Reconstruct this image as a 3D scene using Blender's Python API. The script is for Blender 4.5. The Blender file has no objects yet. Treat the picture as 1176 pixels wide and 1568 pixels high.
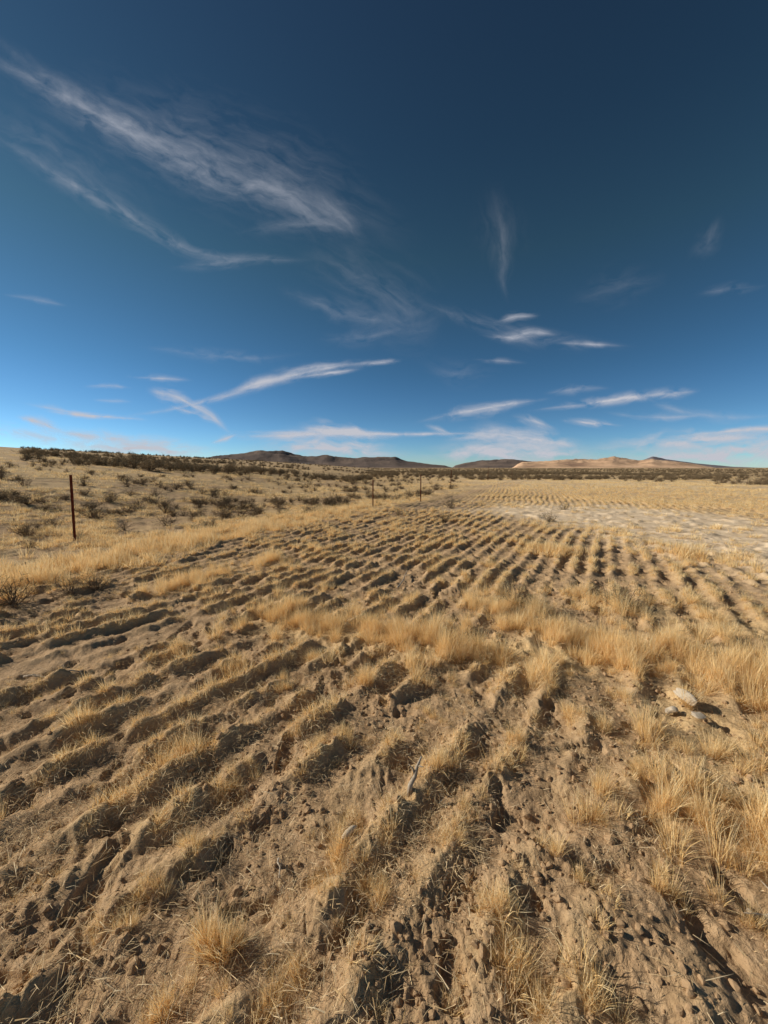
import bpy, math, numpy as np
from mathutils import Vector
rng=np.random.default_rng(7)
scene=bpy.context.scene
F=589.0; CH=1.6; P=math.atan(68/F)
SUN_AZ=math.radians(-76); SUN_EL=math.radians(26.5)

# ---------------- noise ----------------
def _h(ix,iy,s):
    a=(ix.astype(np.int64)*374761393+iy.astype(np.int64)*668265263+s*974634777)&0xffffffff
    a=((a^(a>>13))*1274126177)&0xffffffff
    a=a^(a>>16)
    return (a&0xffffff)/float(0xffffff)
def vn(x,y,s=0):
    x=np.asarray(x,float);y=np.asarray(y,float)
    ix=np.floor(x);iy=np.floor(y);fx=x-ix;fy=y-iy
    fx=fx*fx*(3-2*fx);fy=fy*fy*(3-2*fy)
    a=_h(ix,iy,s);b=_h(ix+1,iy,s);c=_h(ix,iy+1,s);d=_h(ix+1,iy+1,s)
    return (a*(1-fx)+b*fx)*(1-fy)+(c*(1-fx)+d*fx)*fy
def fbm(x,y,o=4,s=0):
    t=0;amp=1;n=0
    for i in range(o):
        t=t+amp*vn(x,y,s+i*17);n+=amp;amp*=.5
        x,y=(x*1.6+y*1.2)+3.1,(y*1.6-x*1.2)+7.7
    return t/n
def sm(a,b,x):
    t=np.clip((x-a)/(b-a),0,1);return t*t*(3-2*t)

# ---------------- terrain ----------------
def macro(x,y):
    r=np.hypot(x,y)
    left=np.maximum(0,-x+0.02*y-4.0)
    left=left*sm(0,10,left)
    z=0.080*150*np.tanh(left/150)*(1-.9*sm(220,600,r))
    und=(fbm(x/22,y/22,3,5)-.5)*0.5*sm(12,45,r)*(1-sm(300,900,r))
    z=z+und
    z=z-0.25*sm(60,200,r)*sm(-20,30,x)
    return z
def ray(u,v):
    a=(u-588)/F;b=(784-v)/F
    return np.array([a,math.cos(P)+b*math.sin(P),-math.sin(P)+b*math.cos(P)])
def px(u,v):
    d=ray(u,v);lo=0.3
    t=0.5
    while t<3000:
        p=d*t
        if CH+p[2]<macro(np.array(p[0]),np.array(p[1])):
            break
        lo=t;t*=1.03
    hi=t
    for _ in range(25):
        m=(lo+hi)/2;p=d*m
        if CH+p[2]<macro(np.array(p[0]),np.array(p[1])): hi=m
        else: lo=m
    p=d*hi
    return np.array([p[0],p[1]])
TH=math.radians(34);AA=0.005;SP=0.27
def wob_(t,xp): return (vn(t/3.0,xp/6,91)-.5)*.28+(vn(t/.9,xp/.8,92)-.5)*.06
def rowc(x,y):
    xp=x*math.cos(TH)-y*math.sin(TH);t=x*math.sin(TH)+y*math.cos(TH)
    return xp+AA*t*np.abs(t)+wob_(t,xp),t
def rowinv(c,t):
    xp0=c-AA*t*np.abs(t);xp=xp0
    for _ in range(4): xp=xp0-wob_(t,xp)
    return xp*math.cos(TH)+t*math.sin(TH),-xp*math.sin(TH)+t*math.cos(TH)
def segd(x,y,pts):
    d=np.full(np.shape(x),1e9)
    for (a,b) in zip(pts[:-1],pts[1:]):
        ex,ey=b-a;L=ex*ex+ey*ey+1e-9
        t=np.clip(((x-a[0])*ex+(y-a[1])*ey)/L,0,1)
        d=np.minimum(d,np.hypot(x-a[0]-t*ex,y-a[1]-t*ey))
    return d
PX=lambda L:[px(*p) for p in L]
BAND=PX([(-200,935),(0,900),(200,852),(380,812),(520,782),(620,765)])
POSTPX=[(115,832,727),(571,778,738),(644,768,727),(690,748,719),(747,736,715)]
POSTS=[px(u,b) for u,b,t in POSTPX]
TRACK=PX([(560,805),(655,785),(715,765),(745,752),(775,742),(800,735)])
PALE=PX([(880,785),(1010,798),(1090,812),(1176,826),(1350,850)])
TALL=[(PX([(430,955),(560,975),(700,1000),(860,1010),(1000,1000)]),.34,1.0),
      (PX([(860,985),(1020,1010),(1176,1040),(1300,1060)]),.46,1.0),
      (PX([(1060,1090),(1130,1180),(1190,1290)]),.32,.9),
      (PX([(745,925),(790,940)]),.25,1.0),(PX([(920,925),(990,935)]),.3,.9),
      (PX([(1130,960),(1300,990)]),.45,.9),
      (PX([(820,842),(850,846)]),.3,.8),(PX([(1040,852),(1080,856)]),.35,.6),
      (PX([(260,905),(330,880),(420,860)]),.25,.6),
      (BAND[:6],.60,1.0)]
def tallf(x,y):
    m=np.zeros(np.shape(x))
    for pts,w,a in TALL:
        d=segd(x,y,pts);m=np.maximum(m,a*np.exp(-(d/w)**2))
    return m
BARE=[(PX([(-100,1060),(0,1035),(190,985),(300,955)]),.22),(PX([(400,1250),(350,1370),(280,1480)]),.20),
      (PX([(640,1460),(700,1568)]),.2),(PX([(850,1190),(780,1300)]),.17),(PX([(1120,1330),(1000,1500)]),.2),
      (PX([(180,1300),(60,1420)]),.10),(PX([(560,1200),(440,1290)]),.14)]
def baref(x,y):
    m=np.zeros(np.shape(x))
    for pts,w in BARE:
        m=np.maximum(m,np.exp(-(segd(x,y,pts)/w)**2))
    return m
BX=float(rowc(*BAND[2])[0])
def palef(x,y):
    d=segd(x,y,PALE)+2.8*(fbm(x/2.0,y/2.0,4,66)-.5)
    return 1-sm(1.9,5.2,d)
ROUGHC=px(920,1380)
def roughz(x,y):
    return np.exp(-((x-ROUGHC[0])**2+(y-ROUGHC[1])**2)/.9**2)
def rowmask(x,y):
    c,t=rowc(x,y);r=np.hypot(x,y)
    lft=sm(BX-.2,BX+.8,c)
    right=1-sm(17,25,c)
    patch=1-sm(6,12,r)*(1-(.5+.5*sm(.36,.52,fbm(x*.42,y*.42,3,19))))
    return lft*right*patch*(1-sm(20,46,r))*(1-.7*tallf(x,y))*(1-.95*palef(x,y))*(1-.6*roughz(x,y))
def clump(x,y):
    return fbm(x*2.6,y*2.6,3,33)
def relief(x,y):
    r=np.hypot(x,y)
    c,t=rowc(x,y);rm=rowmask(x,y)
    cl=clump(x,y);bare=baref(x,y)
    prof=(0.5+0.5*np.cos(2*math.pi*c/SP))**1.7
    amp=(.012+.060*sm(.37,.60,cl)*(1-.35*sm(4,9,r))+.020*sm(4,9,r))*(1-.8*bare)
    z=rm*prof*amp
    z=z+(1-rm)*.05*sm(.45,.7,fbm(x*2.2,y*2.2,3,50))*(1-sm(25,60,r))
    f=1-sm(7,16,r)
    n1=fbm(x*7,y*7,3,60);n2=vn(x*21,y*21,70);n3=vn(x*45,y*45,71);n4=vn(x*95,y*95,72)
    rg=sm(.40,.68,fbm(x*1.7,y*1.7,2,88));rg=np.maximum(rg,.5*roughz(x,y))
    z=z+f*(.038*(n1-.5)+.010*(1-np.abs(2*n2-1))*sm(.3,.7,n1)+(.005+.005*rg)*(n3-.5)+.003*(n4-.5))
    pl=fbm(x*11+5,y*11,3,83)
    z=z+f*.010*sm(.49,.53,pl)*rg
    pit=sm(.72,.80,vn(x*9+3,y*9,80));pit2=sm(.78,.86,vn(x*19+3,y*19,84))
    z=z-f*(.028*pit+.010*pit2*(.3+.7*rg))
    return z
def H(x,y): return macro(x,y)+relief(x,y)

# ---------------- node helpers ----------------
def newmat(name):
    m=bpy.data.materials.new(name);m.use_nodes=True
    nt=m.node_tree;nt.nodes.clear();return m,nt
def N(nt,t,**k):
    n=nt.nodes.new(t)
    for a,b in k.items(): setattr(n,a,b)
    return n
def ramp(nt,stops,fac=None):
    n=N(nt,'ShaderNodeValToRGB');e=n.color_ramp.elements
    while len(e)<len(stops): e.new(.5)
    for i,(p,c) in enumerate(stops):
        e[i].position=p;e[i].color=(*c,1) if len(c)==3 else c
    if fac is not None: nt.links.new(fac,n.inputs[0])
    return n
def mixc(nt,fac,a,b,bt='MIX'):
    n=N(nt,'ShaderNodeMix',data_type='RGBA',blend_type=bt)
    for s,v in ((n.inputs[0],fac),(n.inputs[6],a),(n.inputs[7],b)):
        if isinstance(v,bpy.types.NodeSocket): nt.links.new(v,s)
        else: s.default_value=v if not isinstance(v,tuple) else (*v,1)
    return n.outputs[2]
def math_(nt,op,a,b=None,c=None,clamp=False):
    n=N(nt,'ShaderNodeMath',operation=op);n.use_clamp=clamp
    for i,v in enumerate((a,b,c)):
        if v is None: continue
        if isinstance(v,bpy.types.NodeSocket): nt.links.new(v,n.inputs[i])
        else: n.inputs[i].default_value=v
    return n.outputs[0]
def noise(nt,vec,scale,detail=4,rough=.55,dist=0):
    n=N(nt,'ShaderNodeTexNoise');n.inputs['Scale'].default_value=scale
    n.inputs['Detail'].default_value=detail;n.inputs['Roughness'].default_value=rough
    n.inputs['Distortion'].default_value=dist
    if vec is not None: nt.links.new(vec,n.inputs['Vector'])
    return n.outputs['Fac']
def out(nt,sh):
    o=N(nt,'ShaderNodeOutputMaterial');nt.links.new(sh,o.inputs['Surface'])
def princ(nt,col,rough=.9,normal=None):
    p=N(nt,'ShaderNodeBsdfPrincipled');p.inputs['Roughness'].default_value=rough
    p.inputs['Specular IOR Level'].default_value=.08
    if isinstance(col,tuple): p.inputs['Base Color'].default_value=(*col,1)
    else: nt.links.new(col,p.inputs['Base Color'])
    if normal is not None: nt.links.new(normal,p.inputs['Normal'])
    return p.outputs[0]
def bump(nt,h,st,dist,prev=None):
    b=N(nt,'ShaderNodeBump');b.inputs['Strength'].default_value=st;b.inputs['Distance'].default_value=dist
    nt.links.new(h,b.inputs['Height'])
    if prev is not None: nt.links.new(prev,b.inputs['Normal'])
    return b.outputs[0]

# ---------------- materials ----------------
def ground_mat():
    m,nt=newmat('ground_soil')
    co=N(nt,'ShaderNodeTexCoord').outputs['Object']
    at=N(nt,'ShaderNodeAttribute',attribute_name='cover');sp=N(nt,'ShaderNodeSeparateColor')
    nt.links.new(at.outputs['Color'],sp.inputs[0])
    n1=noise(nt,co,1.3,5);n2=noise(nt,co,14,6,.65);n3=noise(nt,co,90,4,.7)
    soil=ramp(nt,[(.3,(.28,.172,.092)),(.5,(.46,.30,.168)),(.72,(.60,.415,.25))],n2).outputs[0]
    soil=mixc(nt,math_(nt,'MULTIPLY',n3,.5),soil,(.54,.365,.21))
    soil=mixc(nt,math_(nt,'MULTIPLY',n1,.4),soil,(.34,.215,.115))
    gn=noise(nt,co,60,5,.75);gl=noise(nt,co,2.2,6,.7)
    gr=ramp(nt,[(.3,(.36,.22,.09)),(.5,(.68,.46,.21)),(.7,(.92,.68,.37))],gn).outputs[0]
    gr=mixc(nt,ramp(nt,[(.4,(0,0,0)),(.65,(1,1,1))],gl).outputs[0],gr,(.84,.60,.30))
    fac=math_(nt,'MULTIPLY',sp.outputs[0],math_(nt,'MULTIPLY_ADD',gn,1.6,0.1,),clamp=True)
    col=mixc(nt,fac,soil,gr)
    pn=noise(nt,co,3,6,.7)
    col=mixc(nt,math_(nt,'MULTIPLY',sp.outputs[1],ramp(nt,[(.36,(0.25,.25,.25)),(.58,(1,1,1))],pn).outputs[0]),col,(.90,.70,.48))
    bn=noise(nt,co,.35,7,.75)
    dk=math_(nt,'MULTIPLY',sp.outputs[2],ramp(nt,[(.44,(0,0,0)),(.60,(1,1,1))],bn).outputs[0])
    col=mixc(nt,dk,col,(.24,.165,.10))
    vo=N(nt,'ShaderNodeTexVoronoi');vo.inputs['Scale'].default_value=38;nt.links.new(co,vo.inputs['Vector'])
    b=bump(nt,vo.outputs['Distance'],.35,.010)
    b=bump(nt,n3,.7,.014,b);b=bump(nt,n2,.55,.03,b)
    out(nt,princ(nt,col,.95,b));return m
def grass_mat(name,dark,mid,light,trans=.3):
    m,nt=newmat(name)
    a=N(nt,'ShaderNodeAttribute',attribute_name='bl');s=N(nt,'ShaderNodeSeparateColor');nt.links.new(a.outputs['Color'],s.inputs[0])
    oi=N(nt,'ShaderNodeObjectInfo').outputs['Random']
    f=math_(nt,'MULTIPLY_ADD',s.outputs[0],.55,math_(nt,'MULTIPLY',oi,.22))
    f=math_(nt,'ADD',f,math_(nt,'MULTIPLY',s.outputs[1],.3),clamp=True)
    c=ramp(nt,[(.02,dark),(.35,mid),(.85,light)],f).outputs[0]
    d=N(nt,'ShaderNodeBsdfDiffuse');t=N(nt,'ShaderNodeBsdfTranslucent')
    nt.links.new(c,d.inputs[0]);nt.links.new(c,t.inputs[0])
    mx=N(nt,'ShaderNodeMixShader');mx.inputs[0].default_value=trans
    nt.links.new(d.outputs[0],mx.inputs[1]);nt.links.new(t.outputs[0],mx.inputs[2])
    out(nt,mx.outputs[0]);return m
M_ground=ground_mat()
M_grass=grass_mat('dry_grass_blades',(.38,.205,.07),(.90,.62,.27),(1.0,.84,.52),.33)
M_straw=grass_mat('straw',(.30,.19,.09),(.70,.49,.25),(.97,.78,.50),.1)
M_sage=grass_mat('sagebrush_foliage',(.08,.055,.03),(.21,.15,.088),(.40,.30,.175),.15)
M_twig=grass_mat('dry_twigs',(.055,.038,.025),(.16,.115,.075),(.30,.23,.155),.0)
def simple(name,cols,scale,rough=.9,bs=.4,bd=.01,stretch=None):
    m,nt=newmat(name)
    co=N(nt,'ShaderNodeTexCoord').outputs['Object']
    if stretch:
        mp=N(nt,'ShaderNodeMapping');mp.inputs['Scale'].default_value=stretch;nt.links.new(co,mp.inputs[0]);co=mp.outputs[0]
    n=noise(nt,co,scale,6,.65)
    k=len(cols);c=ramp(nt,[(.3+.4*i/(k-1),cc) for i,cc in enumerate(cols)],n).outputs[0]
    out(nt,princ(nt,c,rough,bump(nt,n,bs,bd)));return m
M_clod=simple('dirt_clod',[(.27,.165,.088),(.46,.30,.165),(.57,.39,.225)],30)
M_rock=simple('pale_rock',[(.35,.27,.19),(.56,.46,.34),(.74,.64,.50)],25)
M_wood=simple('weathered_wood',[(.16,.12,.085),(.38,.31,.23),(.55,.47,.37)],60,.85,.5,.003,(1,1,.15))
M_rust=simple('rusted_steel',[(.07,.015,.010),(.15,.034,.018),(.22,.07,.04)],14,.75,.2,.002)
M_wire=simple('galvanised_wire',[(.12,.09,.07),(.2,.16,.13)],20,.5,.0,.001)

def mkmesh(name,V,Fc,mat=None,smooth=False):
    me=bpy.data.meshes.new(name);me.from_pydata([tuple(v) for v in V],[],Fc);me.update()
    if mat: me.materials.append(mat)
    if smooth: me.polygons.foreach_set('use_smooth',[True]*len(me.polygons))
    return me
def link(ob,parent=None):
    scene.collection.objects.link(ob)
    if parent: ob.parent=parent
    return ob

# ---------------- ground sheet ----------------
def build_ground():
    rs=[.35]
    while rs[-1]<32: rs.append(rs[-1]*1.0058)
    while rs[-1]<12000: rs.append(rs[-1]*1.03)
    rs=np.array(rs)
    az=np.concatenate([np.linspace(-72,72,880),np.linspace(72,288,110)[1:-1]])
    az=np.radians(az);A=len(az);R=len(rs)
    rr,aa=np.meshgrid(rs,az,indexing='ij')
    x=(rr*np.sin(aa)).ravel();y=(rr*np.cos(aa)).ravel()
    z=H(x,y)
    x=np.append(x,0);y=np.append(y,0);z=np.append(z,float(macro(np.array(0.),np.array(0.))))
    co=np.stack([x,y,z],1)
    i=np.arange(R-1)[:,None]*A;j=np.arange(A)[None,:];j2=(j+1)%A
    q=np.stack([i+j,i+j2,i+A+j2,i+A+j],-1).reshape(-1,4)[:,::-1]
    tri=np.stack([np.full(A,R*A),(np.arange(A)+1)%A,np.arange(A)],1)[:,::-1]
    me=bpy.data.meshes.new('ground')
    me.vertices.add(len(co));me.vertices.foreach_set('co',co.ravel())
    nl=q.size+tri.size;me.loops.add(nl)
    me.loops.foreach_set('vertex_index',np.concatenate([q.ravel(),tri.ravel()]).astype(np.int32))
    npoly=len(q)+len(tri);me.polygons.add(npoly)
    ls=np.concatenate([np.arange(len(q))*4,len(q)*4+np.arange(len(tri))*3]).astype(np.int32)
    me.polygons.foreach_set('loop_start',ls)
    me.polygons.foreach_set('use_smooth',np.ones(npoly,bool))
    me.update(calc_edges=True);me.validate()
    r=np.hypot(x,y)
    c,t=rowc(x,y);rm=rowmask(x,y)
    ridge=(0.5+0.5*np.cos(2*math.pi*c/SP))
    g=.05+.35*sm(.4,.65,clump(x,y))*np.where(rm>.3,ridge,1)
    g=np.maximum(g,tallf(x,y)*.7)
    far=sm(10,30,r)
    g=g*(1-far)+far*(.35+.65*sm(.35,.6,fbm(x/3,y/3,4,8)))*(1-rm*.75*(1-ridge))
    lefth=sm(0,8,-(c-BX))
    g=g*(1-.35*lefth)
    pale=palef(x,y)*.9
    pale=np.maximum(pale,.35*sm(18,40,r)*(1-sm(60,100,r))*sm(0,15,x))
    br=sm(48,80,r)*(1-.6*lefth)
    br=np.maximum(br,.4*lefth*sm(6,20,r))
    col=np.stack([np.clip(g*(1-.5*baref(x,y)),0,1),pale,br,np.ones_like(g)],1).astype(np.float32)
    at=me.color_attributes.new('cover','FLOAT_COLOR','POINT');at.data.foreach_set('color',col.ravel())
    me.materials.append(M_ground)
    link(bpy.data.objects.new('ground',me))
build_ground()

# ---------------- templates ----------------
def coll(name,meshes):
    c=bpy.data.collections.new(name)
    for i,me in enumerate(meshes):
        c.objects.link(bpy.data.objects.new('%s_part_%02d'%(name,i),me))
    return c
def blades(name,n,rad,hmin,hmax,lean,width,mat,seed,segs=3,droop=.5,kink=.15,flat=False):
    g=np.random.default_rng(seed);V=[];Fc=[];C=[]
    for k in range(n):
        a=g.uniform(0,2*math.pi);rr=rad*math.sqrt(g.uniform(0,1))
        b=np.array([rr*math.cos(a),rr*math.sin(a),-.01])
        da=a+g.normal(0,.9);h=g.uniform(hmin,hmax)*(1-.3*rr/rad)
        L=abs(g.normal(0,lean))+.1*rr/rad
        if flat:
            dirv=np.array([math.cos(da),math.sin(da),0])
            p0=b+np.array([0,0,g.uniform(.012,.03)]);pts=[p0+dirv*h*s/segs+np.array([0,0,g.uniform(-.004,.006)]) for s in range(segs+1)]
        else:
            pts=[];p=b.copy();ang=L*.6
            for s in range(segs+1):
                pts.append(p.copy());st=h/segs
                ang=min(ang+droop*L*g.uniform(.4,1.4),1.75)
                da+=g.normal(0,kink)
                p=p+st*np.array([math.sin(ang)*math.cos(da),math.sin(ang)*math.sin(da),math.cos(ang)])
        wd=g.uniform(0,math.pi);wv=np.array([math.cos(wd),math.sin(wd),g.normal(0,.2)])
        w=width*g.uniform(.6,1.3);i0=len(V);r=g.uniform()
        for s in range(segs):
            f=w*(1-.75*s/segs)*.5
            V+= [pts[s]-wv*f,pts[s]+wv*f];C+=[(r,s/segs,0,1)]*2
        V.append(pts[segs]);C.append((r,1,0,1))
        for s in range(segs-1):
            o=i0+2*s;Fc.append((o,o+1,o+3,o+2))
        o=i0+2*(segs-1);Fc.append((o,o+1,o+2))
    me=mkmesh(name,V,Fc,mat)
    at=me.color_attributes.new('bl','FLOAT_COLOR','POINT');at.data.foreach_set('color',np.array(C,np.float32).ravel())
    return me
def clod(name,seed,mat,sub=2):
    import bmesh
    bm=bmesh.new();bmesh.ops.create_icosphere(bm,subdivisions=sub,radius=1)
    g=np.random.default_rng(seed);ax=g.uniform(.6,1.2,3);o=g.uniform(0,50,3)
    cuts=[(Vector(g.normal(0,1,3)).normalized(),g.uniform(.5,.8)) for _ in range(7)]
    for v in bm.verts:
        for nn,dd in cuts:
            k=v.co.dot(nn)
            if k>dd: v.co-=nn*(k-dd)
        n=float(vn(v.co.x*2+o[0],v.co.y*2+v.co.z*1.7+o[1],3))
        v.co*=.8+.4*n
        v.co.x*=ax[0];v.co.y*=ax[1];v.co.z*=ax[2]*.7
    me=bpy.data.meshes.new(name);bm.to_mesh(me);bm.free();me.materials.append(mat);return me
def shrub(name,seed,mat_leaf,mat_twig,nst,leaf,spread=1.0,lw=.035):
    g=np.random.default_rng(seed);V=[];Fc=[];C=[];MI=[]
    def ribbon(p,q,w0,w1,r):
        wd=g.uniform(0,math.pi);wv=np.array([math.cos(wd),math.sin(wd),0]);i=len(V)
        V.extend([p-wv*w0,p+wv*w0,q+wv*w1,q-wv*w1]);C.extend([(r,.3,0,1)]*4);Fc.append((i,i+1,i+2,i+3));MI.append(1)
        up=np.cross(wv,(q-p));up/=np.linalg.norm(up)+1e-9;i=len(V)
        V.extend([p-up*w0,p+up*w0,q+up*w1,q-up*w1]);C.extend([(r,.3,0,1)]*4);Fc.append((i,i+1,i+2,i+3));MI.append(1)
    lumps=g.uniform(.65,1.15,8)
    for s in range(nst):
        a=g.uniform(0,2*math.pi);el=abs(g.normal(.75,.42))
        L=g.uniform(.55,1.05)*lumps[int(a/(2*math.pi)*8)%8]
        d=np.array([math.cos(a)*math.sin(el)*spread,math.sin(a)*math.sin(el)*spread,math.cos(el)])
        p=np.array([0,0,-.03]);
        for k in range(4):
            q=p+d*L/4+g.normal(0,.03,3);q[2]=max(q[2],.02)
            ribbon(p,q,.012*(1-k*.2),.012*(.8-k*.2),g.uniform())
            if k>=1:
                for _ in range(3):
                    e=q+(g.normal(0,.12,3)+d*.1);e[2]=max(e[2],.03);ribbon(q,e,.005,.002,g.uniform())
                    for _ in range(leaf):
                        c=q+(e-q)*g.uniform(.3,1.2)+g.normal(0,.025,3);u=g.normal(0,1,3);u/=np.linalg.norm(u);w=np.cross(u,g.normal(0,1,3));w/=np.linalg.norm(w)
                        i=len(V);sz=lw*g.uniform(.5,1.2)
                        V.extend([c-u*sz,c+w*sz*.35,c+u*sz,c-w*sz*.35]);r=g.uniform();C.extend([(r,min(1,c[2]),0,1)]*4);Fc.append((i,i+1,i+2,i+3));MI.append(0)
            p=q
    me=mkmesh(name,V,Fc,mat_leaf);me.materials.append(mat_twig);me.polygons.foreach_set('material_index',MI)
    at=me.color_attributes.new('bl','FLOAT_COLOR','POINT');at.data.foreach_set('color',np.array(C,np.float32).ravel())
    return me

def scatter(name,P3,rot,scl,idx,collection):
    P3=np.asarray(P3,np.float32);n=len(P3)
    me=bpy.data.meshes.new(name);me.vertices.add(n);me.vertices.foreach_set('co',P3.ravel())
    a=me.attributes.new('rot','FLOAT_VECTOR','POINT');a.data.foreach_set('vector',np.asarray(rot,np.float32).ravel())
    a=me.attributes.new('scl','FLOAT_VECTOR','POINT');a.data.foreach_set('vector',np.asarray(scl,np.float32).ravel())
    a=me.attributes.new('pick','INT','POINT');a.data.foreach_set('value',np.asarray(idx,np.int32))
    me.update()
    ob=link(bpy.data.objects.new(name,me))
    ng=bpy.data.node_groups.new(name+'_nodes','GeometryNodeTree')
    ng.interface.new_socket('Geometry',in_out='INPUT',socket_type='NodeSocketGeometry')
    ng.interface.new_socket('Geometry',in_out='OUTPUT',socket_type='NodeSocketGeometry')
    gi=ng.nodes.new('NodeGroupInput');go=ng.nodes.new('NodeGroupOutput')
    ci=ng.nodes.new('GeometryNodeCollectionInfo');ci.inputs['Collection'].default_value=collection
    ci.inputs['Separate Children'].default_value=True;ci.inputs['Reset Children'].default_value=True
    ip=ng.nodes.new('GeometryNodeInstanceOnPoints');ip.inputs['Pick Instance'].default_value=True
    L=ng.links.new
    L(gi.outputs[0],ip.inputs['Points']);L(ci.outputs[0],ip.inputs['Instance'])
    for nm,dt,sk in (('rot','FLOAT_VECTOR','Rotation'),('scl','FLOAT_VECTOR','Scale'),('pick','INT','Instance Index')):
        na=ng.nodes.new('GeometryNodeInputNamedAttribute');na.data_type=dt;na.inputs['Name'].default_value=nm
        L([o for o in na.outputs if o.enabled and o.name=='Attribute'][0],ip.inputs[sk])
    L(ip.outputs[0],go.inputs[0])
    mod=ob.modifiers.new('instances','NODES');mod.node_group=ng
    print(name,n)
    return ob

T=[]
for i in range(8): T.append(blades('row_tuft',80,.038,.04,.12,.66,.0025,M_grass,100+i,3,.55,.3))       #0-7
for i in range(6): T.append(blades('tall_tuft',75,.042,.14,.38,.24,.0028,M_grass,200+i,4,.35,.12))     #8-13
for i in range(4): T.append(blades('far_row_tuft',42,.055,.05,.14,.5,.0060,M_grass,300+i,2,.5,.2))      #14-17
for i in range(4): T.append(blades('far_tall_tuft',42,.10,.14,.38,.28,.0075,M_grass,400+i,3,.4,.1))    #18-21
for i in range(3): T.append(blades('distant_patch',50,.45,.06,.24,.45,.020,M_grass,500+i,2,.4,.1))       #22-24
C_grass=coll('dry_grass_templates',T)

pts=[];rot=[];scl=[];idx=[]
def add(x,y,z,s,sz,base,n,tilt=.12):
    k=len(x);pts.append(np.stack([x,y,z],1))
    rot.append(np.stack([rng.normal(0,tilt,k),rng.normal(0,tilt,k),rng.uniform(0,6.28,k)],1))
    scl.append(np.stack([s,s,sz],1));idx.append(base+rng.integers(0,n,k))
inview=lambda x,y:(y>-1.0)&(np.abs(x)<1.3*np.maximum(y,0)+2.0)
ks=np.arange(-60,95)
c0,t0=np.meshgrid(ks*SP,np.arange(-6,24,.055),indexing='ij')
c0=c0.ravel();t0=t0.ravel()
c0=c0+rng.normal(0,.020,c0.size);t0=t0+rng.uniform(-.03,.03,c0.size)
x,y=rowinv(c0,t0);r=np.hypot(x,y)
cl=clump(x,y);pr=sm(.43,.53,cl+.03*sm(5,9,r))*rowmask(x,y)*(1-.92*baref(x,y))*np.where(r<7,.80,.62)
ok=inview(x,y)&(r>.5)&(r<15)&(rng.uniform(size=x.size)<pr)
x,y,cl=x[ok],y[ok],cl[ok];r=r[ok]
s=rng.uniform(.45,1.05,len(x))*(.78+.6*sm(.4,.7,cl));
near=r<7
z=H(x,y)-.005
add(x[near],y[near],z[near],s[near],s[near]*rng.uniform(.7,1.35,near.sum()),0,8)
fr=~near;add(x[fr],y[fr],z[fr],s[fr]*.9,s[fr]*1.1,14,4)
print('rows',len(x))
c0,t0=np.meshgrid(np.arange(-20,140)*SP,np.arange(8,52,.22),indexing='ij');c0=c0.ravel();t0=t0.ravel()+rng.uniform(-.08,.08,c0.size)
x,y=rowinv(c0,t0);r=np.hypot(x,y);ok=inview(x,y)&(r>=15)&(r<42)&(rng.uniform(size=x.size)<rowmask(x,y)*.9*sm(.34,.48,clump(x,y)))
x,y=x[ok],y[ok];s=rng.uniform(.8,1.3,len(x));add(x,y,H(x,y),s,s*1.1,14,4);print('mid rows',len(x))
n=9000;rr=np.sqrt(rng.uniform(.5**2,8**2,n));a=rng.uniform(-1.25,1.25,n);x=rr*np.sin(a);y=rr*np.cos(a)
ok=rng.uniform(size=n)<(.08+.6*sm(.47,.66,fbm(x*1.5,y*1.5,3,44)))*(1-.95*baref(x,y));x,y=x[ok],y[ok];s=rng.uniform(.3,.75,len(x));add(x,y,H(x,y)-.005,s,s,0,8)
n=110000;rr=np.exp(rng.uniform(math.log(1.3),math.log(24),n));a=rng.uniform(-1.0,1.0,n);x=rr*np.sin(a);y=rr*np.cos(a)
tf=tallf(x,y)*sm(.40,.56,fbm(x*3.2,y*3.2,3,12))
dens=np.where(rr<7,(rr**2)/(49)*.85+.015,.55)
ok=rng.uniform(size=n)<tf*dens;x,y,rr=x[ok],y[ok],rr[ok]
s=rng.uniform(.4,1.05,len(x));nr=rr<7;z=H(x,y)-.01
add(x[nr],y[nr],z[nr],s[nr],s[nr]*rng.uniform(.6,1.15,nr.sum()),8,6,.15)
nr=~nr;add(x[nr],y[nr],z[nr],s[nr]*1.0,s[nr]*1.1,18,4,.15);print('tall',len(x))
n=420;rr=np.sqrt(rng.uniform(1.3**2,15**2,n));a=rng.uniform(-.95,.95,n);cx=rr*np.sin(a);cy=rr*np.cos(a)
ok=(rng.uniform(size=n)<.10+.6*sm(.44,.62,fbm(cx*.9,cy*.9,3,144)))&(baref(cx,cy)<.4)&(palef(cx,cy)<.5);cx,cy=cx[ok],cy[ok]
k=6;x=np.repeat(cx,k)+rng.normal(0,.06,len(cx)*k);y=np.repeat(cy,k)+rng.normal(0,.045,len(cx)*k);s=np.repeat(rng.uniform(.4,.85,len(cx)),k)*rng.uniform(.6,1,len(x))
add(x,y,H(x,y)-.01,s,s*.85,8,6,.15)
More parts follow.
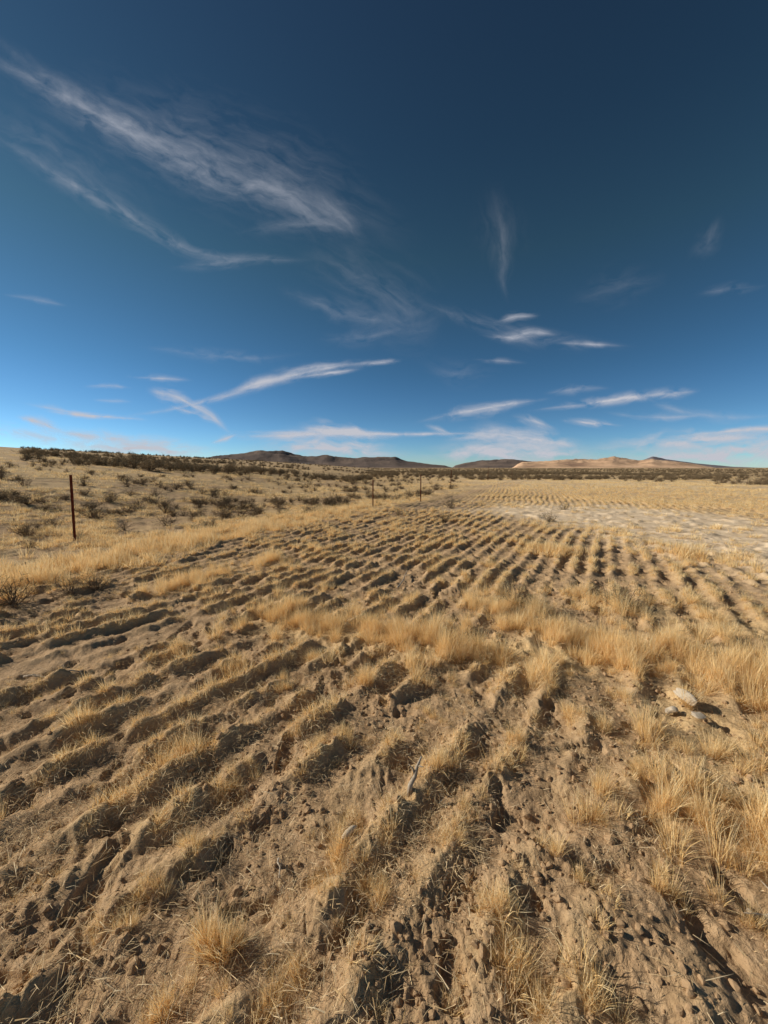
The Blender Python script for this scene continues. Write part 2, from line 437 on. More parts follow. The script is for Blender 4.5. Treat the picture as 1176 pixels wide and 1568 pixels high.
ind=[(340,1440,.8),(350,1465,.7),(315,1470,.6),(620,1000,.9),(480,1010,.8),(1020,1370,.6),(910,1260,.8),(930,1225,.7),(850,1310,.6),(1150,1400,.6),(790,1500,.65),(505,1330,.6),(520,1300,.6),(580,1350,.55),(500,1370,.5),(570,1390,.5),(710,1240,.5),(675,1185,.65),(545,1260,.45),(455,1500,.5),(900,1350,.5),(770,1440,.5),(740,1400,.45),(1060,1260,.65),(920,1120,.7),(870,1100,.65),(790,1140,.6),(490,1140,.5),(440,1130,.45),(770,965,1.0),(765,940,.9),(1160,1080,1),(1100,1050,.9),(1040,1150,.6),(240,1545,.6),(400,1545,.5),(700,1010,.9),(450,960,.8),(850,1020,.8),(940,1010,.8),(1000,1250,.6),(1030,1290,.6),(1100,1230,.6),(920,1555,.55),(820,1545,.55),(980,1190,.5),(380,1190,.45),(350,1210,.45),(200,1400,.45),(230,1375,.45),(150,1430,.45),(280,1320,.45)]
xs=[];ys=[];ss=[]
for u,v,s in ind:
    p=px(u,v)
    for k in range(5): xs.append(p[0]+rng.normal(0,.03));ys.append(p[1]+rng.normal(0,.03));ss.append(s*rng.uniform(.5,1))
xs=np.array(xs);ys=np.array(ys);ss=np.array(ss);add(xs,ys,H(xs,ys)-.01,ss,ss*.8,8,6)
n=42000;rr=np.exp(rng.uniform(math.log(6),math.log(90),n));a=rng.uniform(-1.0,1.0,n);x=rr*np.sin(a);y=rr*np.cos(a)
c,t=rowc(x,y);rm=rowmask(x,y);lh=sm(0,3,BX-c)
cov=sm(.42,.58,fbm(x/1.6,y/1.6,4,8))*(1-sm(.1,.6,rm))*(1-.88*palef(x,y))*(1-.9*np.exp(-(segd(x,y,TRACK)/1.3)**2))*(1-.3*lh)
ok=rng.uniform(size=n)<cov*.75;x,y,rr=x[ok],y[ok],rr[ok];s=rng.uniform(.4,1.1,len(x));m=rr<22
z=H(x,y)-.01;add(x[m],y[m],z[m],s[m]*1.2,s[m]*.6,18,4)
m=~m;add(x[m],y[m],z[m],s[m]*1.1,s[m]*.9,22,3);print('far',len(x))
scatter('dry_grass',np.concatenate(pts),np.concatenate(rot),np.concatenate(scl),np.concatenate(idx),C_grass)

pts=[];rot=[];scl=[];idx=[]
C_lit=coll('straw_litter_templates',[blades('litter',26,.14,.03,.10,.1,.0022,M_straw,600+i,2,flat=True) for i in range(5)]+
     [blades('short_stubble',30,.10,.015,.05,.9,.0022,M_straw,620+i,2,.6,.4) for i in range(4)])
n=16000;rr=np.exp(rng.uniform(math.log(.6),math.log(10),n));a=rng.uniform(-1.2,1.2,n);x=rr*np.sin(a);y=rr*np.cos(a)
ok=rng.uniform(size=n)<np.clip(rr/2.8,.22,1)*(1-.7*baref(x,y))*(.22+.75*sm(.4,.6,fbm(x*3,y*3,3,21)));x,y=x[ok],y[ok]
s=rng.uniform(.6,1.2,len(x));add(x,y,H(x,y)+.003,s,s,0,9,.15)
scatter('straw_litter',np.concatenate(pts),np.concatenate(rot),np.concatenate(scl),np.concatenate(idx),C_lit)
pts=[];rot=[];scl=[];idx=[]
C_cl=coll('dirt_clod_templates',[clod('clod',700+i,M_clod) for i in range(7)])
n=40000;rr=np.exp(rng.uniform(math.log(.6),math.log(10),n));a=rng.uniform(-1.2,1.2,n);x=rr*np.sin(a);y=rr*np.cos(a)
ok=rng.uniform(size=n)<np.clip(rr/2.5,.3,1)*np.maximum(sm(.40,.60,fbm(x*2,y*2,3,27)),.6*roughz(x,y))*.8;x,y=x[ok],y[ok]
s=.003+.020*rng.uniform(size=len(x))**3.4;add(x,y,H(x,y)+s*.05,s,s,0,7,.6)
scatter('dirt_clods',np.concatenate(pts),np.concatenate(rot),np.concatenate(scl),np.concatenate(idx),C_cl)

# sagebrush
pts=[];rot=[];scl=[];idx=[]
C_sg=coll('sagebrush_templates',[shrub('sage',800+i,M_sage,M_twig,26,5,1.0,.045) for i in range(5)]+[shrub('bare_shrub',820+i,M_sage,M_twig,26,2,.9,.022) for i in range(3)])
n=30000;rr=np.exp(rng.uniform(math.log(38),math.log(900),n));a=rng.uniform(-.75,.95,n);x=rr*np.sin(a);y=rr*np.cos(a)
right=sm(-.12,.05,a)
pr=np.where(right>.5,sm(44,75,rr)*(.14+.85*sm(.40,.58,fbm(x/22,y/9,4,14))),.50*sm(.46,.62,fbm(x/12,y/8,4,19))*sm(30,60,rr))
ok=rng.uniform(size=n)<pr*.75;x,y,rr=x[ok],y[ok],rr[ok]
s=rng.uniform(.3,.75,len(x))*(1+.4*sm(200,600,rr));add(x,y,H(x,y),s*1.2,s,0,5,.05);print('sage',len(x))
n=6500;rr=np.exp(rng.uniform(math.log(9),math.log(80),n));a=rng.uniform(-.9,.2,n);x=rr*np.sin(a);y=rr*np.cos(a)
c,t=rowc(x,y)
ok=(c<BX-.8)&(rng.uniform(size=n)<.34*sm(.40,.62,fbm(x/2.5,y/2.5,3,29))*sm(7,20,rr));x,y=x[ok],y[ok];s=rng.uniform(.10,.40,len(x));add(x,y,H(x,y),s*1.4,s,4,4,.1)
def place(L,base,k):
    xs=np.array([px(u,v)[0] for u,v,s in L]);ys=np.array([px(u,v)[1] for u,v,s in L]);s=np.array([q[2] for q in L],float)
    add(xs,ys,H(xs,ys)-.02,s*1.25,s,base,k,.05)
place([(480,776,.45),(505,774,.5),(530,772,.42),(375,727,.9),(350,726,1.0),(400,727,.9),(330,724,.8),(260,722,1.1),(230,722,1.1),(205,718,1.1),(180,714,1.0),(280,722,1.),(150,712,1.),(130,708,.9),(300,722,.9),(440,735,.7),(240,716,1.3),(210,712,1.3),(360,722,1.2),(390,722,1.0),(540,742,.6),(600,738,.6),(560,742,.6)],0,5)
place([(85,808,.35),(60,815,.3),(150,905,.28),(110,915,.3),(20,930,.35),(-30,950,.4),(190,815,.3),(35,745,.5),(270,750,.5),(130,745,.5),(690,780,.4),(680,800,.35),(790,930,.3),(960,935,.3),(935,925,.25),(865,782,.35),(200,760,.4),(430,790,.35),(840,800,.35),(610,790,.3),(600,768,.3)],5,3)
scatter('sagebrush',np.concatenate(pts),np.concatenate(rot),np.concatenate(scl),np.concatenate(idx),C_sg)

# ---------------- dirt track ----------------
def smoothline(pts,n):
    pts=np.array(pts);d=np.r_[0,np.cumsum(np.hypot(*np.diff(pts,axis=0).T))];t=np.linspace(0,d[-1],n)
    q=np.stack([np.interp(t,d,pts[:,k]) for k in range(2)],1)
    for _ in range(int(n*.15)): q[1:-1]=(q[:-2]+2*q[1:-1]+q[2:])/4
    return q
def track():
    q=smoothline(TRACK,160);tg=np.gradient(q,axis=0);tg/=np.linalg.norm(tg,axis=1)[:,None];nn=np.stack([tg[:,1],-tg[:,0]],1)
    W=np.linspace(-1.1,1.1,15);V=[];C=[]
    for i in range(len(q)):
        for w in W:
            p=q[i]+nn[i]*w;z=float(H(np.array(p[0]),np.array(p[1])))
            rut=-.02*math.exp(-((abs(w)-.7)/.2)**2)
            V.append((p[0],p[1],z+.045+rut));e=min(i,len(q)-1-i)/20
            C.append((max(math.exp(-((abs(w)-.7)/.28)**2),.15)*min(1,e),0,0,1))
    k=len(W);Fc=[(i*k+j,i*k+j+1,i*k+k+j+1,i*k+k+j) for i in range(len(q)-1) for j in range(k-1)]
    m,nt=newmat('dirt_track_soil');co=N(nt,'ShaderNodeTexCoord').outputs['Object']
    n=noise(nt,co,5,6,.7);c=ramp(nt,[(.3,(.55,.38,.22)),(.7,(.88,.67,.46))],n).outputs[0]
    a=N(nt,'ShaderNodeAttribute',attribute_name='fade')
    n2=noise(nt,co,2.2,6,.7)
    al=math_(nt,'MULTIPLY',a.outputs['Fac'],math_(nt,'MULTIPLY_ADD',n2,3.2,-.7,clamp=True),clamp=True)
    s=princ(nt,c,.95);t=N(nt,'ShaderNodeBsdfTransparent');mx=N(nt,'ShaderNodeMixShader')
    nt.links.new(al,mx.inputs[0]);nt.links.new(t.outputs[0],mx.inputs[1]);nt.links.new(s,mx.inputs[2]);out(nt,mx.outputs[0])
    me=mkmesh('dirt_track',V,Fc,m,True);at=me.color_attributes.new('fade','FLOAT_COLOR','POINT');at.data.foreach_set('color',np.array(C,np.float32).ravel())
    link(bpy.data.objects.new('dirt_track',me))
track()

# ---------------- tubes / fence / debris ----------------
def tube(V,Fc,path,rad,sides=7):
    path=[Vector(p) for p in path];i0=len(V)
    for i,p in enumerate(path):
        d=(path[min(i+1,len(path)-1)]-path[max(i-1,0)]).normalized()
        a=d.orthogonal().normalized();b=d.cross(a)
        for s in range(sides):
            t=2*math.pi*s/sides;V.append(p+(a*math.cos(t)+b*math.sin(t))*rad[i])
    for i in range(len(path)-1):
        for s in range(sides):
            o=i0+i*sides;Fc.append((o+s,o+(s+1)%sides,o+sides+(s+1)%sides,o+sides+s))
    Fc.append(tuple(i0+s for s in range(sides))[::-1]);Fc.append(tuple(i0+(len(path)-1)*sides+s for s in range(sides)))
fence=link(bpy.data.objects.new('barbed_wire_fence',None))
def post_mesh(h):
    V=[];Fc=[]
    prof=[(-.024,.004),(.024,.004),(.024,-.003),(.004,-.003),(.004,-.034),(-.004,-.034),(-.004,-.003),(-.024,-.003)]
    zs=[-.3,h-.01,h];n=len(prof)
    for k,z in enumerate(zs):
        f=1 if k<2 else .8
        V+=[(a*f,b*f,z) for a,b in prof]
    for k in range(2):
        for i in range(n): Fc.append((k*n+i,k*n+(i+1)%n,(k+1)*n+(i+1)%n,(k+1)*n+i))
    Fc.append(tuple(range(2*n,3*n)));Fc.append(tuple(range(n))[::-1])
    z=.1
    while z<h-.05:
        o=len(V);a,b=.009,.010
        V+=[(-a,.0045,z),(a,.0045,z),(a,.0045+b,z+.006),(-a,.0045+b,z+.006),(-a,.0045,z+.02),(a,.0045,z+.02)]
        Fc+=[(o,o+3,o+2,o+1),(o+3,o+4,o+5,o+2),(o,o+4,o+3),(o+1,o+2,o+5)];z+=.055
    return mkmesh('t_post',V,Fc,M_rust)
tops=[]
PL=list(zip(POSTS,POSTPX))
d01=POSTS[0]-POSTS[1];d01/=np.linalg.norm(d01)
allp=[(POSTS[0]+d01*10.0,None)]+PL
last=POSTS[-1]+(POSTS[-1]-POSTS[-2])/np.linalg.norm(POSTS[-1]-POSTS[-2])*22
allp.append((last,None))
for i,(p,q) in enumerate(allp):
    z=float(H(np.array(p[0]),np.array(p[1])))
    h=1.38
    if q:
        d=ray(q[0],q[2]);tt=math.hypot(*p)/math.hypot(d[0],d[1]);h=min(max(CH+d[2]*tt-z,1.1),1.6)
    ob=link(bpy.data.objects.new('post_%d'%(i+1),post_mesh(h)),fence)
    ob.location=(p[0],p[1],z);ob.rotation_euler=(rng.normal(0,.01),rng.normal(0,.01),.7+rng.normal(0,.1));tops.append((p[0],p[1],z,h))
V=[];Fc=[]
for fr in (.35,.62,.90):
    for a,b in zip(tops[:-1],tops[1:]):
        L=math.hypot(a[0]-b[0],a[1]-b[1]);path=[]
        for k in range(13):
            t=k/12;path.append((a[0]*(1-t)+b[0]*t,a[1]*(1-t)+b[1]*t,(a[2]+a[3]*fr)*(1-t)+(b[2]+b[3]*fr)*t-.06*4*t*(1-t)))
        tube(V,Fc,path,[.0016]*13,4)
        k=.2
        while k<L and L<25:
            t=k/L;c=Vector((a[0]*(1-t)+b[0]*t,a[1]*(1-t)+b[1]*t,(a[2]+a[3]*fr)*(1-t)+(b[2]+b[3]*fr)*t-.06*4*t*(1-t)))
            tube(V,Fc,[c-Vector((.004,.006,.014)),c+Vector((.004,.006,.014))],[.001,.001],3)
            tube(V,Fc,[c-Vector((.006,-.004,-.012)),c+Vector((.006,-.004,-.012))],[.001,.001],3);k+=.14
link(bpy.data.objects.new('wire_strands',mkmesh('wire_strands',V,Fc,M_wire)),fence)

def gz(p): return float(H(np.array(p[0]),np.array(p[1])))
b=px(626,1224);z=gz(b);V=[];Fc=[]
pa=[(b[0],b[1],z-.03),(b[0]+.008,b[1]+.004,z+.03),(b[0]+.03,b[1]+.012,z+.065),(b[0]+.042,b[1]+.025,z+.11),(b[0]+.062,b[1]+.03,z+.155)]
tube(V,Fc,pa,[.013,.012,.010,.008,.0035],8)
tube(V,Fc,[pa[2],(b[0]+.02,b[1]+.02,z+.10),(b[0]+.0,b[1]+.03,z+.115)],[.006,.0045,.002],6)
tube(V,Fc,[pa[3],(b[0]+.07,b[1]+.0,z+.125)],[.005,.0015],6)
link(bpy.data.objects.new('dead_branch',mkmesh('dead_branch',V,Fc,M_wood,True)))
def stick(name,u1,v1,u2,v2,r,lift=.02,forks=2):
    a=px(u1,v1);c=px(u2,v2);V=[];Fc=[];n=7;path=[]
    for k in range(n):
        t=k/(n-1);p=a*(1-t)+c*t+rng.normal(0,.008,2);path.append((p[0],p[1],gz(p)*.6+.4*max(gz(a),gz(c))+lift+rng.normal(0,.004)))
    tube(V,Fc,path,[r*(1-.6*k/(n-1)) for k in range(n)],7)
    for f in range(forks):
        k=2+f*2;q=Vector(path[k]);e=q+Vector((rng.normal(0,.05),rng.normal(0,.05),.03))
        tube(V,Fc,[q,(q+e)/2+Vector((.01,0,.005)),e],[r*.5,r*.35,r*.15],5)
    link(bpy.data.objects.new(name,mkmesh(name,V,Fc,M_wood,True)))
stick('fallen_stick',40,1040,120,1038,.011)
stick('fallen_stick',1150,1410,1215,1398,.010)
stick('fallen_stick',425,1320,428,1370,.004,.02,1)
stick('fallen_stick',1010,970,1050,985,.012)
stick('fallen_stick',610,905,625,880,.010,.06,2)
def chip():
    c=px(535,1290);z=gz(c);V=[];Fc=[];path=[(c[0]-.03,c[1]-.022,z+.035),(c[0]-.01,c[1]-.008,z+.045),(c[0]+.012,c[1]+.01,z+.05),(c[0]+.03,c[1]+.025,z+.046)]
    tube(V,Fc,path,[.006,.013,.012,.005],8)
    link(bpy.data.objects.new('wood_chip',mkmesh('wood_chip',V,Fc,M_rock,True)))
chip()
for (u,v,s) in [(1048,1080,.065),(1028,1092,.04),(1068,1108,.032)]:
    p=px(u,v);ob=link(bpy.data.objects.new('pale_rock',clod('pale_rock',int(u),M_rock,3)));ob.location=(p[0],p[1],gz(p)+.035);ob.scale=(s*1.2,s,s*.8);ob.rotation_euler=(.2,.1,u)

# ---------------- distant hills ----------------
def hills(name,prof,r0,w,mat,seed,rough=.25,toe=0):
    prof=np.array(prof,float)
    el=np.array([ (lambda d:d[2]/math.hypot(d[0],d[1]))(ray(a,b)) for a,b in prof]);
    az=np.array([math.atan2(ray(a,b)[0],ray(a,b)[1]) for a,b in prof])
    A=np.linspace(az[0],az[-1],320);E=np.interp(A,az,el)
    k=np.ones(5)/5;E=np.convolve(np.pad(E,2,'edge'),k,'valid')
    R=np.linspace(r0-1.8*w,r0+1.5*w,60);RR,AA_=np.meshgrid(R,A,indexing='ij');EE=np.tile(E,(60,1))
    x=RR*np.sin(AA_);y=RR*np.cos(AA_)
    n=fbm(x/(w*.35),y/(w*.35),5,seed);rd=1-np.abs(2*n-1)
    z=np.maximum(EE*r0+CH,0)*np.exp(-((RR-r0)/(w*.75))**2)*(1-rough+rough*1.25*rd)+0
    endf=np.minimum(1,np.minimum(np.arange(320),319-np.arange(320))/14)
    z=z*endf[None,:]-4
    V=np.stack([x.ravel(),y.ravel(),z.ravel()],1);m=320
    Fc=[(i*m+j,i*m+j+1,i*m+m+j+1,i*m+m+j) for i in range(59) for j in range(m-1)]
    link(bpy.data.objects.new(name,mkmesh(name,V,Fc,mat,True)))
def hillmat(name,a,b,c,sc):
    m,nt=newmat(name);co=N(nt,'ShaderNodeTexCoord').outputs['Object']
    n=noise(nt,co,sc,7,.65);cc=ramp(nt,[(.36,a),(.52,b),(.68,c)],n).outputs[0];n2=noise(nt,co,sc*5,6,.7)
    out(nt,princ(nt,cc,.95,bump(nt,n2,.6,14)));return m
MH1=hillmat('dark_hill_rock',(.11,.085,.075),(.17,.125,.10),(.26,.185,.135),.004)
MH2=hillmat('sandy_hill_soil',(.32,.20,.13),(.68,.43,.26),(.84,.57,.37),.0035)
MH3=hillmat('far_ridge_hazed_rock',(.14,.13,.15),(.20,.17,.17),(.25,.21,.19),.003)  # rock pushed slightly bluish: distance haze painted into the colour
hills('distant_hill',[(250,712),(300,701),(340,697),(372,694),(395,690),(415,691),(432,690),(450,695),(470,699),(490,698),(502,695),(522,699),(545,700),(560,697),(582,698),(605,699),(622,705),(660,710),(700,714)],3000,500,MH1,3)
hills('distant_hill',[(690,714),(710,709),(740,704),(770,703),(790,703),(812,705),(830,708),(860,712)],3600,450,MH1,9)
hills('sandy_hill',[(780,715),(800,707),(840,705),(870,703),(895,702),(920,701),(940,699),(960,702),(978,705),(1000,701),(1015,704),(1040,707),(1070,711),(1100,716),(1120,718)],3000,420,MH2,13,.35)
hills('far_ridge',[(960,716),(980,706),(1000,699),(1020,703),(1040,706),(1080,710),(1120,714),(1176,716),(1260,717),(1300,719)],5200,600,MH3,23)
def farm():
    p=ray(467,709);az=math.atan2(p[0],p[1]);r=900
    e=link(bpy.data.objects.new('farm_building',None));x,y=r*math.sin(az),r*math.cos(az);z0=CH+r*.0085-4
    wl=simple('barn_paint',[(.6,.58,.55),(.75,.73,.7)],1);rf=simple('barn_roof',[(.2,.18,.17),(.3,.28,.26)],1)
    V=[(-9,-4,-6),(9,-4,-6),(9,4,-6),(-9,4,-6),(-9,-4,4),(9,-4,4),(9,4,4),(-9,4,4),(-9,0,6.5),(9,0,6.5)]
    o=link(bpy.data.objects.new('walls',mkmesh('walls',V,[(0,1,5,4),(2,3,7,6),(1,2,6,9,5),(3,0,4,8,7)],wl)),e);o.location=(x,y,z0)
    V=[(-9.5,-4.6,3.9),(9.5,-4.6,3.9),(9.5,0,6.7),(-9.5,0,6.7),(-9.5,4.6,3.9),(9.5,4.6,3.9)]
    o=link(bpy.data.objects.new('roof',mkmesh('roof',V,[(0,1,2,3),(3,2,5,4)],rf)),e);o.location=(x,y,z0)
farm()

# ---------------- cirrus clouds ----------------
def clouds():
    R=15000.;V=[];Fc=[];UV=[];C=[]
    L=[ # points, half width px, alpha
     ([(-80,50),(0,92),(120,160),(220,215),(330,268),(440,300),(580,355)],[20,22,24,28,28,26,18],.20),
     ([(-60,70),(60,125),(160,180),(260,235),(360,285)],[10,12,14,14,8],.14),
     ([(-60,20),(60,110),(200,190),(300,262)],[10,12,10,8],.06),
     ([(60,100),(250,200),(400,262),(500,310),(660,380)],[50,55,60,60,30],.08),
     ([(330,262),(430,298),(500,335),(570,380)],[20,24,22,10],.15),
     ([(-80,175),(0,213),(110,282),(220,345),(290,385),(360,398),(500,398)],[10,12,12,11,9,8,5],.16),
     ([(-80,150),(60,215),(160,290),(280,370)],[30,34,34,20],.05),
     ([(470,280),(515,325),(565,375)],[14,16,8],.11),
     ([(350,358),(460,342),(560,345)],[7,9,5],.10),
     ([(250,410),(330,404),(380,397),(480,400)],[8,9,8,5],.14),
     ([(420,440),(500,470),(560,490),(640,492)],[9,13,14,7],.12),
     ([(480,520),(560,518),(640,495)],[10,12,7],.09),
     ([(440,375),(560,430),(620,470),(670,540)],[30,44,44,24],.055),
     ([(560,480),(620,500),(690,480)],[30,36,24],.05),
     ([(762,310),(770,370),(772,410),(768,440),(782,470)],[7,10,10,7,5],.08),
     ([(750,270),(768,350),(762,440)],[22,28,20],.035),
     ([(755,495),(785,485),(830,483)],[4,6,4],.5),
     ([(735,514),(780,519),(810,508),(860,513)],[4,6,7,5],.5),
     ([(620,455),(720,490),(800,515),(900,528),(990,531)],[8,12,13,9,5],.14),
     ([(840,525),(900,527),(965,530)],[3,4,3],.3),
     ([(1050,398),(1085,375),(1105,325)],[9,14,9],.07),
     ([(1060,452),(1120,442),(1180,437)],[6,8,4],.11),
     ([(860,465),(950,438),(1030,420)],[16,24,16],.04),
     ([(235,598),(260,602),(290,618),(330,640),(358,670)],[7,10,8,6,4],.5),
     ([(222,594),(250,603),(295,612)],[6,11,6],.6),
     ([(255,620),(300,634),(345,650)],[3,5,3],.7),
     ([(160,642),(260,628),(350,606),(440,576),(530,558),(630,549)],[3,4,5,6,5,3],.5),
     ([(300,615),(350,605),(390,590),(440,574),(500,564),(560,556),(618,551)],[5,7,9,9,8,6,4],.34),
     ([(345,603),(400,585),(450,575)],[6,9,5],.55),
     ([(440,580),(500,572),(560,564)],[3,4,3],.6),
     ([(550,558),(590,554),(616,553)],[3,5,3],.6),
     ([(430,570),(480,562),(530,556)],[4,5,3],.45),
     ([(190,577),(240,579),(300,583)],[4,5,3],.35),
     ([(210,530),(330,545),(400,550),(470,540)],[5,8,7,5],.14),
     ([(125,592),(160,590),(205,594)],[3,4,3],.3),
     ([(135,612),(170,614),(205,615)],[3,3,3],.3),
     ([(0,450),(60,460),(110,470)],[3,5,3],.14),
     ([(22,637),(60,647),(104,664)],[5,8,6],.95),
     ([(65,629),(130,636),(230,643)],[4,4,3],.95),
     ([(30,616),(100,630),(160,640)],[4,5,3],.35),
     ([(50,656),(140,668),(230,680),(350,688)],[7,9,9,6],.7),
     ([(630,648),(700,633),(760,622),(850,609)],[5,8,6,4],.5),
     ([(690,640),(760,628),(800,616)],[5,8,5],.35),
     ([(800,630),(900,618),(980,606),(1080,597)],[4,6,7,5],.6),
     ([(970,609),(1030,602),(1075,599)],[5,7,4],.5),
     ([(780,636),(830,648),(856,660)],[6,7,4],.5),
     ([(855,643),(905,648),(958,652)],[4,5,3],.85),
     ([(645,648),(680,660),(705,670)],[4,6,3],.55),
     ([(720,550),(775,553),(810,556)],[3,4,3],.2),
     ([(830,603),(890,595),(940,594)],[5,6,4],.3),
     ([(630,550),(700,575),(780,568)],[12,16,10],.06),
     ([(310,668),(430,668),(520,662),(660,668)],[4,7,7,4],.6),
     ([(330,660),(480,664),(640,665),(800,662)],[3,3,3,2],.7),
     ([(445,654),(490,657),(535,663),(610,668)],[8,13,11,6],.9),
     ([(320,680),(345,672),(365,664)],[3,4,2],.7),
     ([(360,690),(470,684),(540,690),(660,702)],[16,22,20,9],.75),
     ([(670,674),(750,668),(830,676),(920,690)],[10,16,16,10],.75),
     ([(700,665),(755,664),(820,672)],[6,10,7],.6),
     ([(620,700),(740,692),(850,694),(950,705)],[12,18,20,10],.9),
     ([(870,690),(1000,680),(1100,672),(1250,668)],[10,14,16,22],.65),
     ([(900,705),(1040,700),(1180,692),(1300,690)],[10,16,24,26],.95),
     ([(60,680),(230,688),(360,695)],[12,14,9],.7),
     ([(-100,635),(0,658),(80,672),(160,684)],[8,9,10,7],.45),
     ([(1030,668),(1120,660),(1176,656),(1260,655)],[3,4,5,4],.8),
     ([(920,631),(1000,640),(1100,636)],[4,6,4],.28),
     ([(950,598),(1040,630),(1120,640),(1200,636)],[5,7,7,5],.18),
    ]
    g=np.random.default_rng(3)
    for li,(pl,ws,al) in enumerate(L):
        pl=np.array(pl,float);d=np.r_[0,np.cumsum(np.hypot(*np.diff(pl,axis=0).T))];n=max(16,int(d[-1]/8))
        t=np.linspace(0,d[-1],n);q=np.stack([np.interp(t,d,pl[:,k]) for k in (0,1)],1);w=np.interp(t,d,ws)*2.1
        for _ in range(4): q[1:-1]=(q[:-2]+2*q[1:-1]+q[2:])/4
        tg=np.gradient(q,axis=0);tg/=np.linalg.norm(tg,axis=1)[:,None];nn=np.stack([-tg[:,1],tg[:,0]],1)
        m=11;i0=len(V);su,sv=g.uniform(0,40,2);Rr=R+li*40
        for i in range(n):
            e=min(t[i],d[-1]-t[i])/(d[-1]*.42+1);e=min(1,e);e=e*e*(3-2*e)
            for j in range(m):
                s=-1+2*j/(m-1);wi=w[i]*(.7+.3*e);p=q[i]+nn[i]*s*wi;dr=ray(p[0],p[1]);dr=dr/np.linalg.norm(dr)
                V.append(dr*Rr+np.array([0,0,CH]));UV.append((su+t[i]/100,sv+s*wi/100));C.append((al*e,abs(s),0,1))
        for i in range(n-1):
            for j in range(m-1):
                o=i0+i*m+j;Fc.append((o,o+1,o+m+1,o+m))
    m_,nt=newmat('cirrus_glow')
    uv=N(nt,'ShaderNodeUVMap',uv_map='uv').outputs[0]
    mp=N(nt,'ShaderNodeMapping');mp.inputs['Scale'].default_value=(1.5,5.0,1);mp.inputs['Rotation'].default_value=(0,0,.16);nt.links.new(uv,mp.inputs[0])
    wn=N(nt,'ShaderNodeTexNoise');wn.inputs['Scale'].default_value=1.4;wn.inputs['Detail'].default_value=4;nt.links.new(uv,wn.inputs['Vector'])
    ad=N(nt,'ShaderNodeVectorMath',operation='MULTIPLY_ADD');nt.links.new(wn.outputs['Color'],ad.inputs[0]);ad.inputs[1].default_value=(1.4,1.8,0);nt.links.new(mp.outputs[0],ad.inputs[2])
    f1=noise(nt,ad.outputs[0],1.3,9,.55,.3);f2=noise(nt,ad.outputs[0],8,5,.5,.2)
    a=N(nt,'ShaderNodeAttribute',attribute_name='cl');s=N(nt,'ShaderNodeSeparateColor');nt.links.new(a.outputs['Color'],s.inputs[0])
    edge=math_(nt,'SUBTRACT',1,s.outputs[1],clamp=True)
    edge=math_(nt,'POWER',edge,1.6)
    th=math_(nt,'MULTIPLY_ADD',s.outputs[1],.20,.30)
    dn=math_(nt,'MULTIPLY',math_(nt,'SUBTRACT',f1,th),2.6,clamp=True)
    fr2=math_(nt,'MULTIPLY_ADD',f2,.5,.65)
    al=math_(nt,'MULTIPLY',math_(nt,'MULTIPLY',s.outputs[0],edge),math_(nt,'MULTIPLY',math_(nt,'MULTIPLY',dn,fr2),2.4),clamp=True)
    em=N(nt,'ShaderNodeEmission');em.inputs[0].default_value=(.88,.90,1,1);em.inputs[1].default_value=.60  # clouds glow by emission, standing in for sunlight scattered in them
    tr=N(nt,'ShaderNodeBsdfTransparent');mx=N(nt,'ShaderNodeMixShader')
    nt.links.new(al,mx.inputs[0]);nt.links.new(tr.outputs[0],mx.inputs[1]);nt.links.new(em.outputs[0],mx.inputs[2]);out(nt,mx.outputs[0])
    m_.cycles.emission_sampling='NONE'
    me=mkmesh('cirrus_clouds',V,Fc,m_,True)
    ul=me.uv_layers.new(name='uv');vi=np.empty(len(me.loops),np.int32);me.loops.foreach_get('vertex_index',vi)
    ul.data.foreach_set('uv',np.array(UV,np.float32)[vi].ravel())
    at=me.color_attributes.new('cl','FLOAT_COLOR','POINT');at.data.foreach_set('color',np.array(C,np.float32).ravel())
    link(bpy.data.objects.new('cirrus_clouds',me))
clouds()

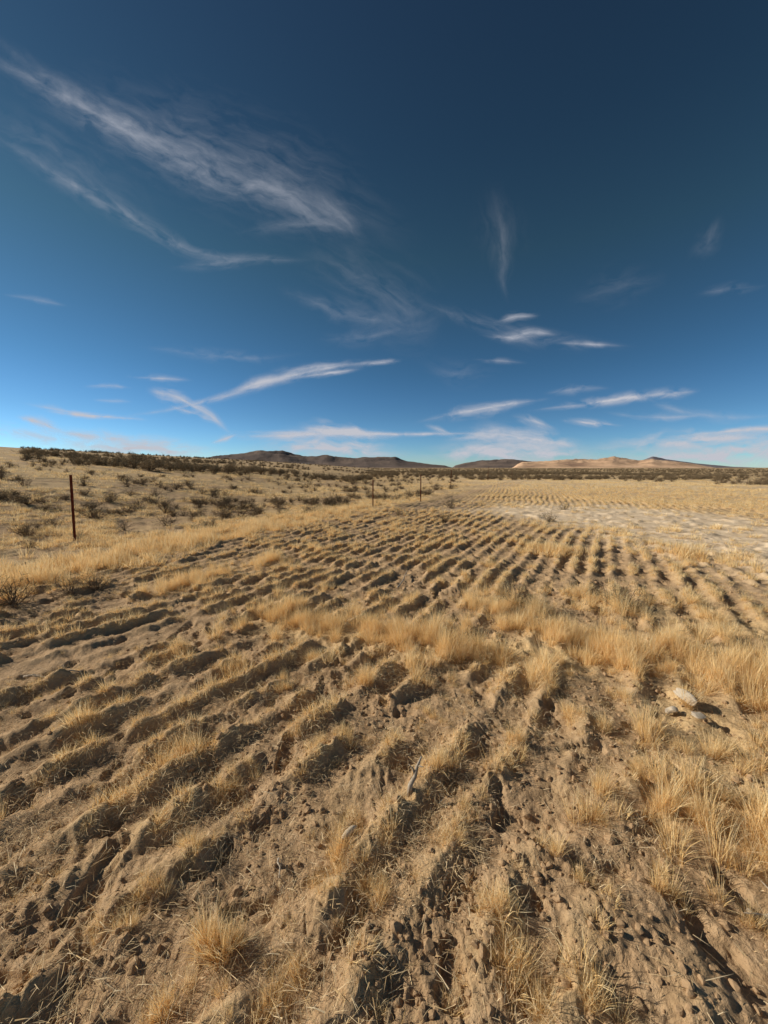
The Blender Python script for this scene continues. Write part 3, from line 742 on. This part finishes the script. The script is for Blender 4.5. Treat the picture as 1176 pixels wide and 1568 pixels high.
# ---------------- sky, sun, camera ----------------
w=bpy.data.worlds.new('World');scene.world=w;w.use_nodes=True;nt=w.node_tree;nt.nodes.clear()
sky=N(nt,'ShaderNodeTexSky',sky_type='NISHITA');sky.sun_disc=False;sky.sun_elevation=SUN_EL;sky.sun_rotation=SUN_AZ
sky.air_density=1.0;sky.dust_density=.3;sky.ozone_density=2.5;sky.altitude=1500
bg=N(nt,'ShaderNodeBackground');bg.inputs[1].default_value=.08
ga=N(nt,'ShaderNodeGamma');ga.inputs[1].default_value=1.35
nt.links.new(sky.outputs[0],ga.inputs[0])
tc=N(nt,'ShaderNodeTexCoord');sx=N(nt,'ShaderNodeSeparateXYZ');nt.links.new(tc.outputs['Generated'],sx.inputs[0])
rp=ramp(nt,[(0,(.42,.58,.78)),(.045,(.34,.50,.68)),(.12,(.32,.46,.54)),(.22,(.31,.46,.47)),(.446,(.37,.48,.36)),(.60,(.33,.42,.345)),(.73,(.34,.40,.34))],sx.outputs[2])
nt.links.new(mixc(nt,1.0,ga.outputs[0],rp.outputs[0],'MULTIPLY'),bg.inputs[0])
o=N(nt,'ShaderNodeOutputWorld');nt.links.new(bg.outputs[0],o.inputs[0])
ld=bpy.data.lights.new('sun','SUN');ld.energy=5.0;ld.angle=math.radians(.5);ld.color=(1,.93,.81)
sd=Vector((math.sin(SUN_AZ)*math.cos(SUN_EL),math.cos(SUN_AZ)*math.cos(SUN_EL),math.sin(SUN_EL)))
so=link(bpy.data.objects.new('sun',ld));so.rotation_euler=sd.to_track_quat('Z','Y').to_euler();so.location=(-30,5,20)
cd=bpy.data.cameras.new('camera');cd.sensor_fit='VERTICAL';cd.sensor_height=1568/F*13;cd.lens=13;cd.clip_start=.05;cd.clip_end=60000
cam=link(bpy.data.objects.new('camera',cd));cam.location=(0,0,CH);cam.rotation_euler=(math.pi/2-P,0,0)
scene.camera=cam
scene.view_settings.view_transform='Standard';scene.view_settings.look='None';scene.view_settings.exposure=0
scene.cycles.transparent_max_bounces=24
